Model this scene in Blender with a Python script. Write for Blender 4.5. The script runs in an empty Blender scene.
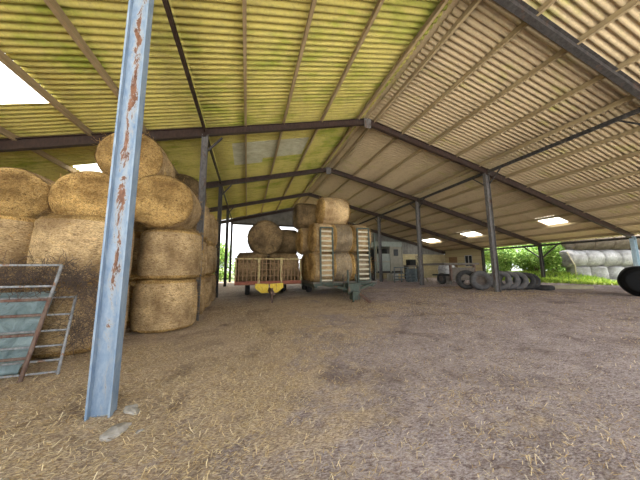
import bpy, math, random
from mathutils import Vector, Matrix, noise
random.seed(7)
PI = math.pi
SC = bpy.context.scene
COL = SC.collection
V = Vector

# ------------------------------------------------------------------ helpers
def sm(t):
    t = min(max(t, 0.0), 1.0)
    return t*t*(3-2*t)

def gz(x, y):
    """height of the barn's dirt floor"""
    z = .43*sm((.7*x+.6*y-4)/8)
    if x > 24.6:                                   # grass bank beyond the eave
        z += (.55*sm((y-10)/4)-.25*sm((12-y)/4))*sm((x-24.6)/1.2)*(1-.6*sm((x-28)/2))
    return z

class MB:
    def __init__(s):
        s.v = []; s.f = []; s.m = []; s.mi = 0
    def add(s, vs, fs):
        n = len(s.v); s.v += [tuple(p) for p in vs]
        for f in fs:
            s.f.append([n+i for i in f]); s.m.append(s.mi)
        return s
    def prism(s, a, b, e, w, e0, e1, w0, w1):
        a, b, e, w = V(a), V(b), V(e), V(w)
        q = [(e0, w0), (e1, w0), (e1, w1), (e0, w1)]
        vs = [a+e*i+w*j for i, j in q]+[b+e*i+w*j for i, j in q]
        return s.add(vs, [(3, 2, 1, 0), (4, 5, 6, 7), (0, 1, 5, 4), (1, 2, 6, 5), (2, 3, 7, 6), (3, 0, 4, 7)])
    def box(s, x0, x1, y0, y1, z0, z1):
        return s.prism((x0, y0, z0), (x0, y0, z1), (1, 0, 0), (0, 1, 0), 0, x1-x0, 0, y1-y0)
    def bar(s, a, b, de, dw, e=None):
        """rectangular bar from a to b"""
        a, b = V(a), V(b); d = (b-a).normalized()
        e = V(e) if e else (V((0, 0, 1)) if abs(d.z) < .9 else V((1, 0, 0)))
        e = (e-d*e.dot(d)).normalized(); w = d.cross(e)
        return s.prism(a, b, e, w, -de/2, de/2, -dw/2, dw/2)
    def ibeam(s, a, b, dep, wid, e, tf=.022, tw=.016):
        a, b = V(a), V(b); d = (b-a).normalized(); e = V(e)
        e = (e-d*e.dot(d)).normalized(); w = d.cross(e); h = dep/2
        s.prism(a, b, e, w, -h, -h+tf, -wid/2, wid/2)
        s.prism(a, b, e, w, h-tf, h, -wid/2, wid/2)
        return s.prism(a, b, e, w, -h+tf, h-tf, -tw/2, tw/2)
    def tube(s, pts, r, n=8, r1=None):
        pts = [V(p) for p in pts]; N = len(pts); vs = []; fs = []
        ref = None
        for i, p in enumerate(pts):
            d = (pts[min(i+1, N-1)]-pts[max(i-1, 0)]).normalized()
            if ref is None:
                ref = V((0, 0, 1)) if abs(d.z) < .9 else V((1, 0, 0))
            u = (ref-d*ref.dot(d)).normalized(); ref = u; w = d.cross(u)
            rr = r if r1 is None else r+(r1-r)*i/(N-1)
            for k in range(n):
                t = 2*PI*k/n; vs.append(p+u*(rr*math.cos(t))+w*(rr*math.sin(t)))
        for i in range(N-1):
            for k in range(n):
                a = i*n+k; b = i*n+(k+1) % n
                fs.append((a, b, b+n, a+n))
        fs.append(tuple(range(n-1, -1, -1))); fs.append(tuple((N-1)*n+k for k in range(n)))
        return s.add(vs, fs)
    def lathe(s, prof, n=32, M=None, cap=True):
        """prof = [(r, h)] turned about local z, then placed by matrix M"""
        M = M or Matrix.Identity(4); vs = []; fs = []; N = len(prof)
        for r, h in prof:
            for k in range(n):
                t = 2*PI*k/n; vs.append(M @ V((r*math.cos(t), r*math.sin(t), h)))
        for i in range(N-1):
            for k in range(n):
                a = i*n+k; b = i*n+(k+1) % n; fs.append((a, b, b+n, a+n))
        if cap:
            fs.append(tuple(range(n-1, -1, -1))); fs.append(tuple((N-1)*n+k for k in range(n)))
        return s.add(vs, fs)
    def build(s, name, mats, parent=None, smooth=False):
        me = bpy.data.meshes.new(name); me.from_pydata(s.v, [], s.f)
        for m in (mats if isinstance(mats, (list, tuple)) else [mats]): me.materials.append(m)
        me.polygons.foreach_set('material_index', s.m)
        if smooth: me.polygons.foreach_set('use_smooth', [True]*len(s.f))
        me.update()
        o = bpy.data.objects.new(name, me); COL.objects.link(o)
        if parent: o.parent = parent
        return o

def tag(o, label=None, cat=None, group=None, kind=None):
    if label: o['label'] = label
    if cat: o['category'] = cat
    if group: o['group'] = group
    if kind: o['kind'] = kind
    return o
def empty(name, loc=(0, 0, 0), rz=0):
    o = bpy.data.objects.new(name, None); COL.objects.link(o)
    o.location = loc; o.rotation_euler = (0, 0, rz); o.empty_display_size = .2
    return o
def structure(o):
    o['kind'] = 'structure'; return o
def bevel(o, w=.01, seg=2):
    m = o.modifiers.new('bevel', 'BEVEL'); m.width = w; m.segments = seg; m.limit_method = 'ANGLE'
    return o

# ------------------------------------------------------------------ materials
class NT:
    def __init__(s, name):
        s.m = bpy.data.materials.new(name); s.m.use_nodes = True
        s.t = s.m.node_tree; s.n = s.t.nodes; s.b = s.n['Principled BSDF']
        s.tc = s.n.new('ShaderNodeTexCoord'); s.geo = None
    def link(s, a, b): s.t.links.new(a, b)
    def mapping(s, scale=(1, 1, 1), src='Object', rot=(0, 0, 0)):
        mp = s.n.new('ShaderNodeMapping'); mp.inputs['Scale'].default_value = scale; mp.inputs['Rotation'].default_value = rot
        s.link(s.tc.outputs[src], mp.inputs['Vector']); return mp.outputs['Vector']
    def noise(s, vec, scale, det=4, rough=.6, dist=0):
        x = s.n.new('ShaderNodeTexNoise'); x.inputs['Scale'].default_value = scale
        x.inputs['Detail'].default_value = det; x.inputs['Roughness'].default_value = rough; x.inputs['Distortion'].default_value = dist
        s.link(vec, x.inputs['Vector']); return x.outputs['Fac']
    def ramp(s, fac, stops, const=False):
        r = s.n.new('ShaderNodeValToRGB'); e = r.color_ramp.elements
        if const: r.color_ramp.interpolation = 'CONSTANT'
        while len(e) < len(stops): e.new(.5)
        for i, (p, c) in enumerate(stops):
            e[i].position = p; e[i].color = (c[0], c[1], c[2], 1) if isinstance(c, (tuple, list)) else (c, c, c, 1)
        s.link(fac, r.inputs['Fac']); return r.outputs['Color']
    def mix(s, fac, a, b, mode='MIX'):
        x = s.n.new('ShaderNodeMix'); x.data_type = 'RGBA'; x.blend_type = mode
        for sock, val in ((x.inputs[0], fac), (x.inputs[6], a), (x.inputs[7], b)):
            if isinstance(val, (int, float)): sock.default_value = val
            elif isinstance(val, (tuple, list)): sock.default_value = (*val, 1)
            else: s.link(val, sock)
        return x.outputs[2]
    def math(s, op, a, b=0):
        x = s.n.new('ShaderNodeMath'); x.operation = op
        for i, val in ((0, a), (1, b)):
            if isinstance(val, (int, float)): x.inputs[i].default_value = val
            else: s.link(val, x.inputs[i])
        return x.outputs[0]
    def island(s):
        g = s.n.new('ShaderNodeNewGeometry'); return g.outputs['Random Per Island']
    def objrand(s):
        g = s.n.new('ShaderNodeObjectInfo'); return g.outputs['Random']
    def bump(s, h, strength=.5, dist=.02):
        b = s.n.new('ShaderNodeBump'); b.inputs['Strength'].default_value = strength; b.inputs['Distance'].default_value = dist
        s.link(h, b.inputs['Height']); s.link(b.outputs['Normal'], s.b.inputs['Normal'])
    def done(s, col, rough=.85, metal=0, spec=.25):
        if isinstance(col, (tuple, list)): s.b.inputs['Base Color'].default_value = (*col, 1)
        else: s.link(col, s.b.inputs['Base Color'])
        s.b.inputs['Roughness'].default_value = rough; s.b.inputs['Metallic'].default_value = metal
        s.b.inputs['Specular IOR Level'].default_value = spec
        return s.m

def m_paint(name, base, second, rust=(.16, .06, .03), amount=.5, scale=3, rough=.6, stretch=(1, 1, .4)):
    """old painted steel with rust patches"""
    t = NT(name); v = t.mapping(stretch)
    a = t.noise(v, scale*4, 6, .65); b = t.noise(v, scale*1.2, 5, .7, .6)
    c = t.mix(t.ramp(a, [(.35, 0), (.65, 1)]), base, second)
    k = t.ramp(b, [(amount, 0), (amount+.05, 1)])
    c2 = t.mix(t.ramp(a, [(.3, 0), (.7, 1)]), rust, tuple(min(1, q*2.2+.02) for q in rust))
    t.bump(b, .3, .01)
    return t.done(t.mix(k, c, c2), rough)
def m_plain(name, c1, c2, scale=6, rough=.8, bump=.3, stretch=(1, 1, 1), metal=0):
    t = NT(name); v = t.mapping(stretch); n = t.noise(v, scale, 6, .65)
    t.bump(n, bump, .015)
    return t.done(t.mix(t.ramp(n, [(.3, 0), (.7, 1)]), c1, c2), rough, metal)

M = {}
M['steel_red'] = m_paint('red oxide steel', (.024, .014, .011), (.05, .029, .021), (.018, .011, .008), .55)
M['steel_dark'] = m_paint('dark grimy steel', (.024, .021, .019), (.06, .054, .05), (.035, .02, .013), .58)
M['steel_grey'] = m_paint('weathered grey steel', (.07, .063, .06), (.15, .14, .132), (.05, .028, .018), .56, 4)
M['steel_paleblue'] = m_paint('pale blue post', (.30, .42, .50), (.40, .52, .60), (.25, .22, .18), .62)
M['purlin'] = m_plain('old timber purlin', (.22, .155, .08), (.36, .27, .15), 5, .85, .4, (1, .12, 1))
M['purlin_pale'] = m_plain('pale timber purlin', (.22, .16, .085), (.36, .28, .155), 5, .85, .4, (1, .12, 1))

# blue post: pale blue paint, rust band running down the web
t = NT('blue painted steel'); v = t.mapping((1, 1, .35))
n1 = t.noise(v, 12, 6, .75); n2 = t.noise(v, 6.5, 6, .78, .8); sep = t.n.new('ShaderNodeSeparateXYZ'); t.link(t.tc.outputs['Object'], sep.inputs[0])
band = t.math('ABSOLUTE', sep.outputs['X'])
band = t.ramp(band, [(.01, 1), (.09, 0)])
hgt = t.ramp(t.math('MULTIPLY', sep.outputs['Z'], .2), [(.1, .45), (.5, 1)])
score = t.math('ADD', t.math('MULTIPLY', t.math('MULTIPLY', band, hgt), .22), n2)
blue = t.mix(t.ramp(n1, [(.3, 0), (.72, 1)]), (.12, .19, .29), (.31, .37, .43))
rustc = t.mix(t.ramp(n1, [(.35, 0), (.65, 1)]), (.075, .03, .016), (.24, .12, .07))
t.bump(score, .25, .01)
halo = t.ramp(score, [(.585, 0), (.67, 1)])
M['blue'] = t.done(t.mix(t.ramp(score, [(.67, 0), (.70, 1)]), t.mix(halo, blue, (.30, .32, .33)), rustc), .55)

def m_roof(name, a, b, moss, mossamt, grime):
    t = NT(name); v = t.mapping((1, 1, 1)); vs = t.mapping((.35, 2.2, 1))
    sp = t.noise(v, 13, 6, .75); big = t.noise(v, .55, 5, .65, .5); st = t.noise(vs, 2.2, 5, .6)
    c = t.mix(t.ramp(sp, [(.32, 0), (.68, 1)]), a, b)
    mk = t.math('ADD', t.math('MULTIPLY', big, .6), t.math('MULTIPLY', st, .4))
    c = t.mix(t.ramp(mk, [(mossamt, 0), (mossamt+.14, 1)]), c, moss)
    c = t.mix(t.math('MULTIPLY', t.ramp(t.noise(v, 3.3, 6, .75), [(.5, 0), (.75, 1)]), .45), c, grime)
    # lichen and algae keep to the low parts of the corrugation: banded with the sheet's own pitch
    w = t.n.new('ShaderNodeTexWave'); w.bands_direction = 'Y'; w.inputs['Scale'].default_value = 2*PI/(20*.2); w.inputs['Distortion'].default_value = 1.2
    w.inputs['Detail'].default_value = 3; w.inputs['Detail Scale'].default_value = 3
    t.link(v, w.inputs['Vector'])
    c = t.mix(t.math('MULTIPLY', t.ramp(sp, [(.48, 0), (.62, 1)]), .5), c, tuple(q*.5 for q in a))
    t.bump(sp, .25, .006)
    return t.done(c, .9)
M['roof_left'] = m_roof('mossy fibre cement sheet', (.39, .325, .075), (.58, .49, .155), (.24, .27, .035), .48, (.24, .20, .12))
M['roof_right'] = m_roof('tan fibre cement sheet', (.36, .27, .155), (.54, .43, .265), (.31, .30, .075), .54, (.22, .16, .10))
M['roof_grey'] = m_plain('newer grey sheet', (.28, .265, .17), (.42, .395, .28), 3, .9, .2)
t = NT('translucent roof sheet'); t.n.remove(t.b)
tr = t.n.new('ShaderNodeBsdfTranslucent'); tr.inputs[0].default_value = (.95, .95, .92, 1)
t.link(tr.outputs[0], t.n['Material Output'].inputs[0]); M['skylight'] = t.m

def m_straw(name, c1, c2, c3, stretch, bstr=.9, wavedir=None):
    t = NT(name); v = t.mapping(stretch)
    n = t.noise(v, 14, 8, .75, .3); fine = t.noise(v, 60, 4, .7); big = t.noise(t.mapping(), 1.6, 4, .6)
    c = t.mix(t.ramp(n, [(.38, 0), (.5, .55), (.62, 1)]), c1, c2)
    c = t.mix(t.ramp(fine, [(.42, .0), (.62, .85)]), c, c3)
    mid = t.noise(v, 30, 3, .6, 1.2); c = t.mix(t.ramp(mid, [(.33, .85), (.46, 0)]), c, tuple(q*.4 for q in c1))
    c = t.mix(t.ramp(big, [(.35, .75), (.62, 0)]), c, tuple(q*.7 for q in c1))
    tone = t.math('ADD', t.math('MULTIPLY', t.objrand(), .3), .82)
    hsv = t.n.new('ShaderNodeHueSaturation'); t.link(c, hsv.inputs['Color']); t.link(tone, hsv.inputs['Value'])
    h = t.math('ADD', n, t.math('MULTIPLY', fine, .6))
    if wavedir:
        w = t.n.new('ShaderNodeTexWave'); w.bands_direction = wavedir; w.inputs['Scale'].default_value = 13
        w.inputs['Distortion'].default_value = 5; w.inputs['Detail'].default_value = 4; t.link(t.tc.outputs['Object'], w.inputs['Vector'])
        h = t.math('ADD', h, t.math('MULTIPLY', w.outputs['Fac'], .16))
    t.bump(h, bstr, .035)
    return t.done(hsv.outputs['Color'], .9)
# local z of a bale is its axis
M['straw_end'] = m_straw('straw end', (.19, .095, .025), (.64, .38, .11), (.90, .64, .28), (1, 1, .4), 1.0)
M['straw_side'] = m_straw('netted straw side', (.24, .14, .06), (.62, .42, .20), (.88, .67, .38), (.5, .5, 1.6), .8, 'Z')
M['straw_dark'] = m_straw('weathered and shaded straw', (.07, .045, .02), (.28, .175, .075), (.44, .31, .155), (.7, .7, 1.2), .9)
M['hay_pale'] = m_straw('pale netted hay', (.15, .105, .055), (.36, .27, .16), (.50, .40, .27), (.4, .4, 1.6), .5, 'Z')
M['white_net'] = m_straw('white netted bale', (.22, .20, .185), (.40, .375, .355), (.54, .52, .50), (.3, .3, 1.5), .5, 'Z')
M['brown_net'] = m_straw('brown weathered bale', (.07, .05, .035), (.13, .10, .07), (.18, .145, .11), (.4, .4, 1.4), .5, 'Z')
M['black_wrap'] = m_plain('black wrap', (.004, .004, .004), (.007, .007, .007), 5, .8, .05)

# dirt floor
t = NT('dirt and straw floor'); v = t.mapping()
vr = t.mapping((1, 2.6, 1), rot=(0, 0, .5))
big = t.noise(v, .38, 5, .62, .6); mid = t.noise(v, 2.4, 7, .7, .3); fine = t.noise(vr, 26, 6, .75); spk = t.noise(v, 75, 3, .7)
dirt = t.mix(t.ramp(mid, [(.36, 0), (.64, 1)]), (.18, .122, .11), (.42, .325, .30))
dirt = t.mix(t.ramp(fine, [(.42, .0), (.60, .85)]), dirt, (.62, .54, .53))
dirt = t.mix(t.ramp(t.noise(vr, 11, 4, .7), [(.36, .8), (.48, 0)]), dirt, (.155, .105, .098))
straw = t.mix(t.ramp(fine, [(.40, 0), (.58, 1)]), (.24, .155, .10), (.78, .60, .37))
sepn = t.n.new('ShaderNodeSeparateXYZ'); t.link(t.tc.outputs['Object'], sepn.inputs[0])
# trodden grey ground towards the middle of the yard, straw litter beside the stacks
px = t.math('MULTIPLY', sepn.outputs['X'], .045); py = t.math('MULTIPLY', sepn.outputs['Y'], -.022)
sc = t.math('SUBTRACT', t.math('ADD', t.math('MULTIPLY', big, .75), t.math('MULTIPLY', mid, .35)), t.math('ADD', px, py))
c = t.mix(t.ramp(sc, [(.52, 0), (.62, .72)]), dirt, straw)
c = t.mix(t.ramp(spk, [(.58, 0), (.68, .7)]), c, (.66, .56, .40))
c = t.mix(t.ramp(spk, [(.30, .8), (.41, 0)]), c, (.06, .04, .03))
dk = t.noise(v, .9, 6, .7, .8)
c = t.mix(t.ramp(dk, [(.52, 0), (.66, .6)]), c, (.14, .095, .08))
t.bump(t.math('ADD', t.math('MULTIPLY', fine, .6), t.math('ADD', mid, t.math('MULTIPLY', spk, .3))), .8, .05)
M['dirt'] = t.done(c, .95)
t = NT('outside ground'); v = t.mapping(); n = t.noise(v, .8, 7, .7); f = t.noise(v, 20, 5, .7)
M['outside'] = t.done(t.mix(t.ramp(n, [(.42, 0), (.6, 1)]), t.mix(t.ramp(f, [(.3, 0), (.7, 1)]), (.075, .085, .04), (.12, .125, .065)), (.06, .085, .022)), .95)
M['concrete'] = m_plain('pale bounce yard', (.55, .54, .53), (.68, .67, .66), 3, .9, .2)  # unseen pale yard behind the camera, added to bounce light under the roof

t = NT('loose straw'); M['loose'] = t.done(t.ramp(t.island(), [(0, (.20, .12, .06)), (.3, (.52, .36, .18)), (.65, (.78, .60, .34)), (1, (.90, .78, .54))]), .85)
t = NT('leaf green')
M['leaf'] = t.done(t.ramp(t.island(), [(0, (.05, .12, .015)), (.4, (.13, .26, .035)), (.75, (.28, .42, .07)), (1, (.46, .56, .16))]), .6)
t = NT('grass green')
M['grass'] = t.done(t.ramp(t.island(), [(0, (.12, .22, .02)), (.5, (.30, .44, .05)), (1, (.52, .60, .14))]), .6)
M['bark'] = m_plain('bark', (.09, .06, .04), (.18, .13, .09), 8)
M['twig'] = m_plain('dry twig', (.06, .042, .032), (.15, .11, .085), 12)
M['rubber'] = m_plain('old tyre rubber', (.022, .021, .021), (.07, .066, .063), 7, .85, .3)
M['rubber_grey'] = m_plain('dusty tyre rubber', (.07, .066, .064), (.16, .152, .147), 5, .9, .3)
M['wheel_rim'] = m_plain('dusty rim', (.07, .055, .045), (.15, .12, .10), 7)
M['galv'] = m_paint('galvanised tube', (.17, .175, .18), (.33, .335, .34), (.14, .075, .045), .57, 6, .5)
M['rusty'] = m_paint('rusty bar', (.13, .085, .065), (.21, .15, .12), (.08, .04, .028), .5, 6, .8)
t = NT('blue grey sheeting'); v = t.mapping(); n = t.noise(v, 3.5, 5, .6, 1.5); t.bump(n, 1, .09)
M['sheeting'] = t.done(t.mix(t.ramp(n, [(.3, 0), (.7, 1)]), (.11, .16, .165), (.27, .34, .345)), .5)
M['yellow'] = m_paint('yellow machine paint', (.62, .42, .03), (.74, .56, .08), (.13, .06, .03), .56, 5)
M['yellow_rust'] = m_paint('rust stained cream bars', (.34, .26, .10), (.46, .38, .18), (.14, .07, .03), .50, 5)
M['rust_board'] = m_plain('rust brown boards', (.16, .095, .05), (.30, .19, .10), 5, .85, .3, (1, 1, 3))
M['rust_red'] = m_plain('red brown rail', (.20, .06, .04), (.28, .11, .07), 6)
M['green'] = m_paint('grey green machine paint', (.035, .048, .036), (.085, .105, .082), (.06, .035, .022), .56, 5)
M['slat'] = m_plain('pale timber slat', (.28, .24, .15), (.44, .39, .27), 6, .85, .3, (.3, 1, 1))
M['slat_pale'] = m_plain('pale rack slat', (.40, .36, .25), (.56, .51, .38), 6)
M['pale_green'] = m_plain('faded pale green panel', (.24, .27, .24), (.34, .365, .325), 3, .7, .1)
M['cream'] = m_plain('faded cream panel', (.25, .235, .185), (.36, .335, .27), 3, .7, .1)
M['dark'] = m_plain('dark gap', (.015, .015, .015), (.03, .03, .03), 4)
M['white'] = m_plain('dirty white', (.25, .25, .25), (.58, .58, .57), 5, .7, .3)
M['glass'] = NT('dark glass').done((.03, .035, .04), .15, 0, .5)
M['board'] = m_plain('weathered board', (.10, .085, .07), (.20, .175, .145), 5, .9, .4, (1, .15, 1))
M['rail_blue'] = m_plain('blue grey rail', (.09, .115, .125), (.18, .21, .22), 6)
M['clad'] = m_plain('grimy grey cladding', (.11, .105, .095), (.21, .20, .18), 2.5, .9, .3)
M['stone'] = m_plain('pale stone', (.26, .235, .20), (.42, .385, .34), 9, .9, .8)
t = NT('yellowed block wall'); v = t.mapping(rot=(PI/2, 0, 0)); br = t.n.new('ShaderNodeTexBrick')
br.inputs['Color1'].default_value = (.40, .33, .17, 1); br.inputs['Color2'].default_value = (.50, .42, .24, 1); br.inputs['Mortar'].default_value = (.25, .21, .13, 1)
br.inputs['Scale'].default_value = 1; br.inputs['Brick Width'].default_value = .45; br.inputs['Row Height'].default_value = .225; br.inputs['Mortar Size'].default_value = .012
t.link(v, br.inputs['Vector']); n = t.noise(t.mapping(), .9, 6, .7)
M['block'] = t.done(t.mix(t.ramp(n, [(.35, 0), (.7, .8)]), br.outputs['Color'], (.26, .22, .13)), .9)

# ------------------------------------------------------------------ barn frame
XL, XA, XR, XE, XW = -1.525, 4.826, 11.613, 24.34, -14.6
ZL, ZA, ZR, ZE = 6.377, 7.98, 6.52, 3.51
YF = [-1.9, 3.22, 8.5, 13.65, 18.85, 24.0]
def zb(x):
    """rafter centre height"""
    if x < XL: return ZL+.252*(x-XL)
    if x < XA: return ZL+(ZA-ZL)/(XA-XL)*(x-XL)
    if x < XR: return ZA-(ZA-ZR)/(XR-XA)*(x-XA)
    return ZR-(ZR-ZE)/(XE-XR)*(x-XR)
OFF = .30                                      # rafter centre to sheet

# roof sheets: a real corrugated section running down the slope
def roof_sheet(name, xs, y0, y1, mats, holes=(), pitch=.166, amp=.088, greys=()):
    mb = MB(); seg = 10; n = int((y1-y0)/pitch*seg); ys = [y0+(y1-y0)*i/n for i in range(n+1)]
    vs = []; fs = []
    for x in xs:
        for y in ys: vs.append((x, y, zb(x)+OFF-.03+amp*(.5+.5*math.cos(2*PI*y/pitch))**2))
    for i in range(len(xs)-1):
        xm = (xs[i]+xs[i+1])/2
        for j in range(n):
            ym = (ys[j]+ys[j+1])/2
            if any(a < xm < b and c < ym < d for a, b, c, d in holes): continue
            a = i*(n+1)+j; fs.append((a, a+n+1, a+n+2, a+1))
            mb.m.append(1 if any(p < xm < q and c < ym < d for p, q, c, d in greys) else 0)
    mb.v = vs; mb.f = fs
    o = mb.build(name, mats, smooth=True)
    sol = o.modifiers.new('sheet', 'SOLIDIFY'); sol.thickness = .007; sol.offset = 1
    return structure(o)
RY0, RY1 = -2.3, 24.3
SK = [  # skylights: x0,x1,y0,y1,label
    (-6.3, -4.72, 5.8, 7.2, 'large white rooflight above the bales at the upper left corner'),
    (-6.3, -4.72, 10.6, 11.9, 'white rooflight peeping out between the two left bale tops and the roof beam'),
    (19.36, 20.8, 9.9, 11.1, 'white rooflight nearest on the right slope, right of the grey post'),
    (19.36, 20.8, 16.1, 17.5, 'smaller white rooflight on the right slope, left of the front grey post'),
    (19.36, 20.8, 21.0, 22.8, 'farthest small white rooflight over the block wall'),
]
xsL = [XW-.3, -11, -8, -6.3, -4.72, -3.3, XL]
roof_sheet('ceiling_left_lean', xsL, RY0, RY1, [M['roof_left']], [s[:4] for s in SK[:2]])
roof_sheet('ceiling_left', [XL, -.75, .6, 2.6, XA-.1], RY0, RY1, [M['roof_left'], M['roof_grey']], greys=[(-.75, .6, 9.9, 12.1), (.6, 2.6, 9.9, 11.6)])
roof_sheet('ceiling_right', [XA+.1, 7, 9.5, XR], RY0, RY1, [M['roof_right']])
roof_sheet('ceiling_right_lean', [XR, 14, 17, 19.36, 20.8, 22.5, XE+.45], RY0, RY1, [M['roof_right']], [s[:4] for s in SK[2:]])
# ridge cap
mb = MB()
for s_ in (-1, 1):
    mb.prism((XA, RY0, zb(XA)+OFF+.05), (XA, RY1, zb(XA)+OFF+.05), (s_*.976, 0, -.22), (s_*.22, 0, .976), 0, .42, 0, .014)
structure(mb.build('trim_1', M['roof_right']))
for x0, x1, y0, y1, lab in SK:
    mb = MB(); n = int((y1-y0)/.0166)
    for x in (x0-.03, x1+.03):
        for j in range(n+1):
            y = y0-.02+(y1-y0+.04)*j/n; mb.v.append((x, y, zb(x)+OFF-.022+.088*(.5+.5*math.cos(2*PI*y/.166))**2))
    for j in range(n): mb.f.append((j, j+n+1, j+n+2, j+1)); mb.m.append(0)
    tag(mb.build('roof_skylight', M['skylight'], smooth=True), lab, 'skylight', 'translucent rooflights')

# purlins: one object each, running the length of the barn
ordn = ['first', 'second', 'third', 'fourth', 'fifth', 'sixth', 'seventh', 'eighth', 'ninth', 'tenth', 'eleventh', 'twelfth']
def purlin(x, lab, m, w=.075, h=.15):
    mb = MB(); z = zb(x)+OFF-.035-h/2
    mb.box(x-w/2, x+w/2, RY0+.05, RY1-.05, z-h/2, z+h/2)
    tag(mb.build('roof_purlin', m), lab, 'purlin', 'roof purlins')
for i, x in enumerate([4.42, 2.74, 1.2, -.2]):
    purlin(x, '%s timber purlin left of the ridge, under the mossy main roof slope' % ordn[i], M['purlin'])
for i, x in enumerate([5.2, 6.62, 8.12, 9.75, 11.2]):
    purlin(x, '%s pale purlin right of the ridge, under the tan main slope' % ordn[i], M['purlin_pale'])
for i, x in enumerate([-3.3, -4.7, -6.38, -8.1, -9.8]):
    purlin(x, '%s brown purlin left of the blue post, under the mossy side roof' % ordn[i], M['purlin'], .09)
for i, x in enumerate([13.0, 14.55, 16.1, 17.7, 19.28, 20.88, 22.4, 23.95]):
    purlin(x, '%s purlin out from the right row of posts, under the low side roof' % ordn[i], M['purlin_pale'])

# frames
fr = ['', 'nearest', 'second', 'third', 'fourth', 'rear gable']
UP = (0, 0, 1)
for k, y in enumerate(YF):
    m = M['steel_dark'] if k in (1,) else M['steel_red']
    segs = [('left main', XL, XA, .26, 'left of the ridge'), ('right main', XA, XR, .28, 'right of the ridge'),
            ('right outer', XR, XE, .32, 'from right posts down to the eave'), ('left outer', XW, XL, .32, 'out over the left bale bay')]
    if k == 0: continue
    for nm, a, b, dep, wh in segs:
        if k == 1 and nm.startswith('left'): pass
        mb = MB(); a2 = a; b2 = b
        za = zb(a2) if a2 != XW else ZL+.252*(XW-XL)
        zb_ = zb(b2)
        if a2 == XL: za = ZL
        if b2 == XL: zb_ = ZL
        if a2 == XR: za = ZR
        mb.ibeam((a2, y, za), (b2, y, zb_), dep, .14, UP)
        tag(mb.build('roof_rafter', m), '%s steel rafter of the %s frame, %s' % ('grimy dark' if k == 1 else 'rust brown', fr[k], wh), 'rafter', 'steel rafters')
    # apex plate
    if k in (2, 3):
        mb = MB(); mb.box(XA-.16, XA+.16, y-.085, y-.072, ZA-.34, ZA+.1)
        tag(mb.build('apex_plate', M['steel_grey']), 'small grey gusset plate at the ridge of the %s frame' % ('second' if k == 2 else 'third'), 'bracket', 'ridge gussets')

def post(x, y, top, m, lab, dep=.26, wid=.15, name='steel_post', foot=None):
    g = gz(x, y)-.04 if foot is None else foot
    r = empty(name, (x, y, g))
    mb = MB(); mb.ibeam((0, 0, 0), (0, 0, top-g), dep, wid, (1, 0, 0), .02, .014)
    mb.build('column', m, r)
    tag(r, lab, 'post', 'steel posts')
    return r
def brace(r, p, q, m, d=.06):
    MB().bar(p, q, d, d).build('knee_brace', m, r)
bp = post(XL+.03, 3.40, ZL+.1, M['blue'], 'pale blue steel post with rust patches standing nearest the camera', .225, .15, foot=-.01)
p_ = post(XL, 8.5, ZL-.1, M['steel_grey'], 'grimy grey steel post at the right end of the bale stack, behind the blue post', .2, .14)
brace(p_, (.1, 0, 5.75), (.55, 0, 6.3), M['steel_dark'])
p_ = post(XL, 13.65, ZL-.1, M['steel_dark'], 'dark steel post on the left row, first beyond the bale stack', .2, .14)
brace(p_, (.1, 0, 5.65), (.55, 0, 6.25), M['steel_dark'])
p_ = post(XL, 18.85, ZL-.1, M['steel_dark'], 'dark steel post on the left row, second beyond the bale stack', .2, .14)
brace(p_, (.1, 0, 5.65), (.55, 0, 6.25), M['steel_dark'])
post(XL, 24.0, ZL-.1, M['steel_dark'], 'dark steel post at the left end of the rear gable', .2, .14)
p_ = post(XR, 8.5, ZR-.1, M['steel_grey'], 'grey steel post in front of the row of tyres', .28, .15)
p_ = post(XR, 13.65, ZR-.1, M['steel_grey'], 'grey steel post standing in the middle, right of the long feed barrier', .28, .15)
p_ = post(XR, 18.85, ZR-.1, M['steel_grey'], 'thin grey steel post beside the pale box trailer', .26, .15)
post(XR, 24.0, ZR-.1, M['steel_dark'], 'dark steel post in the rear gable behind the pale box trailer', .26, .15)
post(XE-.2, 8.5, zb(XE-.2), M['steel_paleblue'], 'pale blue eave post in front of the white bale stack outside', .30, .2)
p_ = post(XE-.2, 13.65, zb(XE-.2), M['steel_dark'], 'dark eave post with two knee braces against the green hedge', .28, .16)
h_ = zb(XE-.2)-gz(XE-.2, 13.65)
brace(p_, (0, -.1, h_-1.1), (0, -1.2, h_-.1), M['steel_dark'], .09); brace(p_, (0, .1, h_-1.1), (0, 1.2, h_-.1), M['steel_dark'], .09)
post(XE-.2, 18.85, zb(XE-.2), M['steel_dark'], 'dark eave post at the near end of the block side wall', .28, .16)

# beams along the two post rows and the eave, one per bay
bays = [(1, 2), (2, 3), (3, 4), (4, 5)]
bn = ['nearest bay', 'second bay', 'third bay', 'rear bay']
for i, (a, b) in enumerate([(0, 1)]+bays):
    nm = 'bay over the camera' if i == 0 else bn[i-1]
    mb = MB(); mb.ibeam((XL, YF[a]+.1, ZL-.02), (XL, YF[b]-.1, ZL-.0), .13, .07, UP, .03, .03)
    tag(mb.build('eaves_beam', M['steel_red']), 'dark steel beam joining left row posts in the %s' % nm, 'beam', 'lengthwise beams')
    r = empty('eaves_beam', (XR, YF[a], ZR-.06))
    L = YF[b]-YF[a]
    MB().bar((0, .1, 0), (0, L-.1, 0), .14, .08).build('rail', M['steel_dark'], r)
    MB().bar((0, .15, -.62), (0, .75, -.05), .05, .05).build('knee_brace', M['steel_dark'], r)
    MB().bar((0, L-.15, -.62), (0, L-.75, -.05), .05, .05).build('knee_brace', M['steel_dark'], r)
    tag(r, 'thin dark steel rail with knee braces joining right row posts in the %s' % nm, 'beam', 'lengthwise beams')
mb = MB(); mb.bar((XE+.06, RY0+.1, zb(XE)-.02), (XE+.06, 19.1, zb(XE)-.02), .16, .1)
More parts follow.
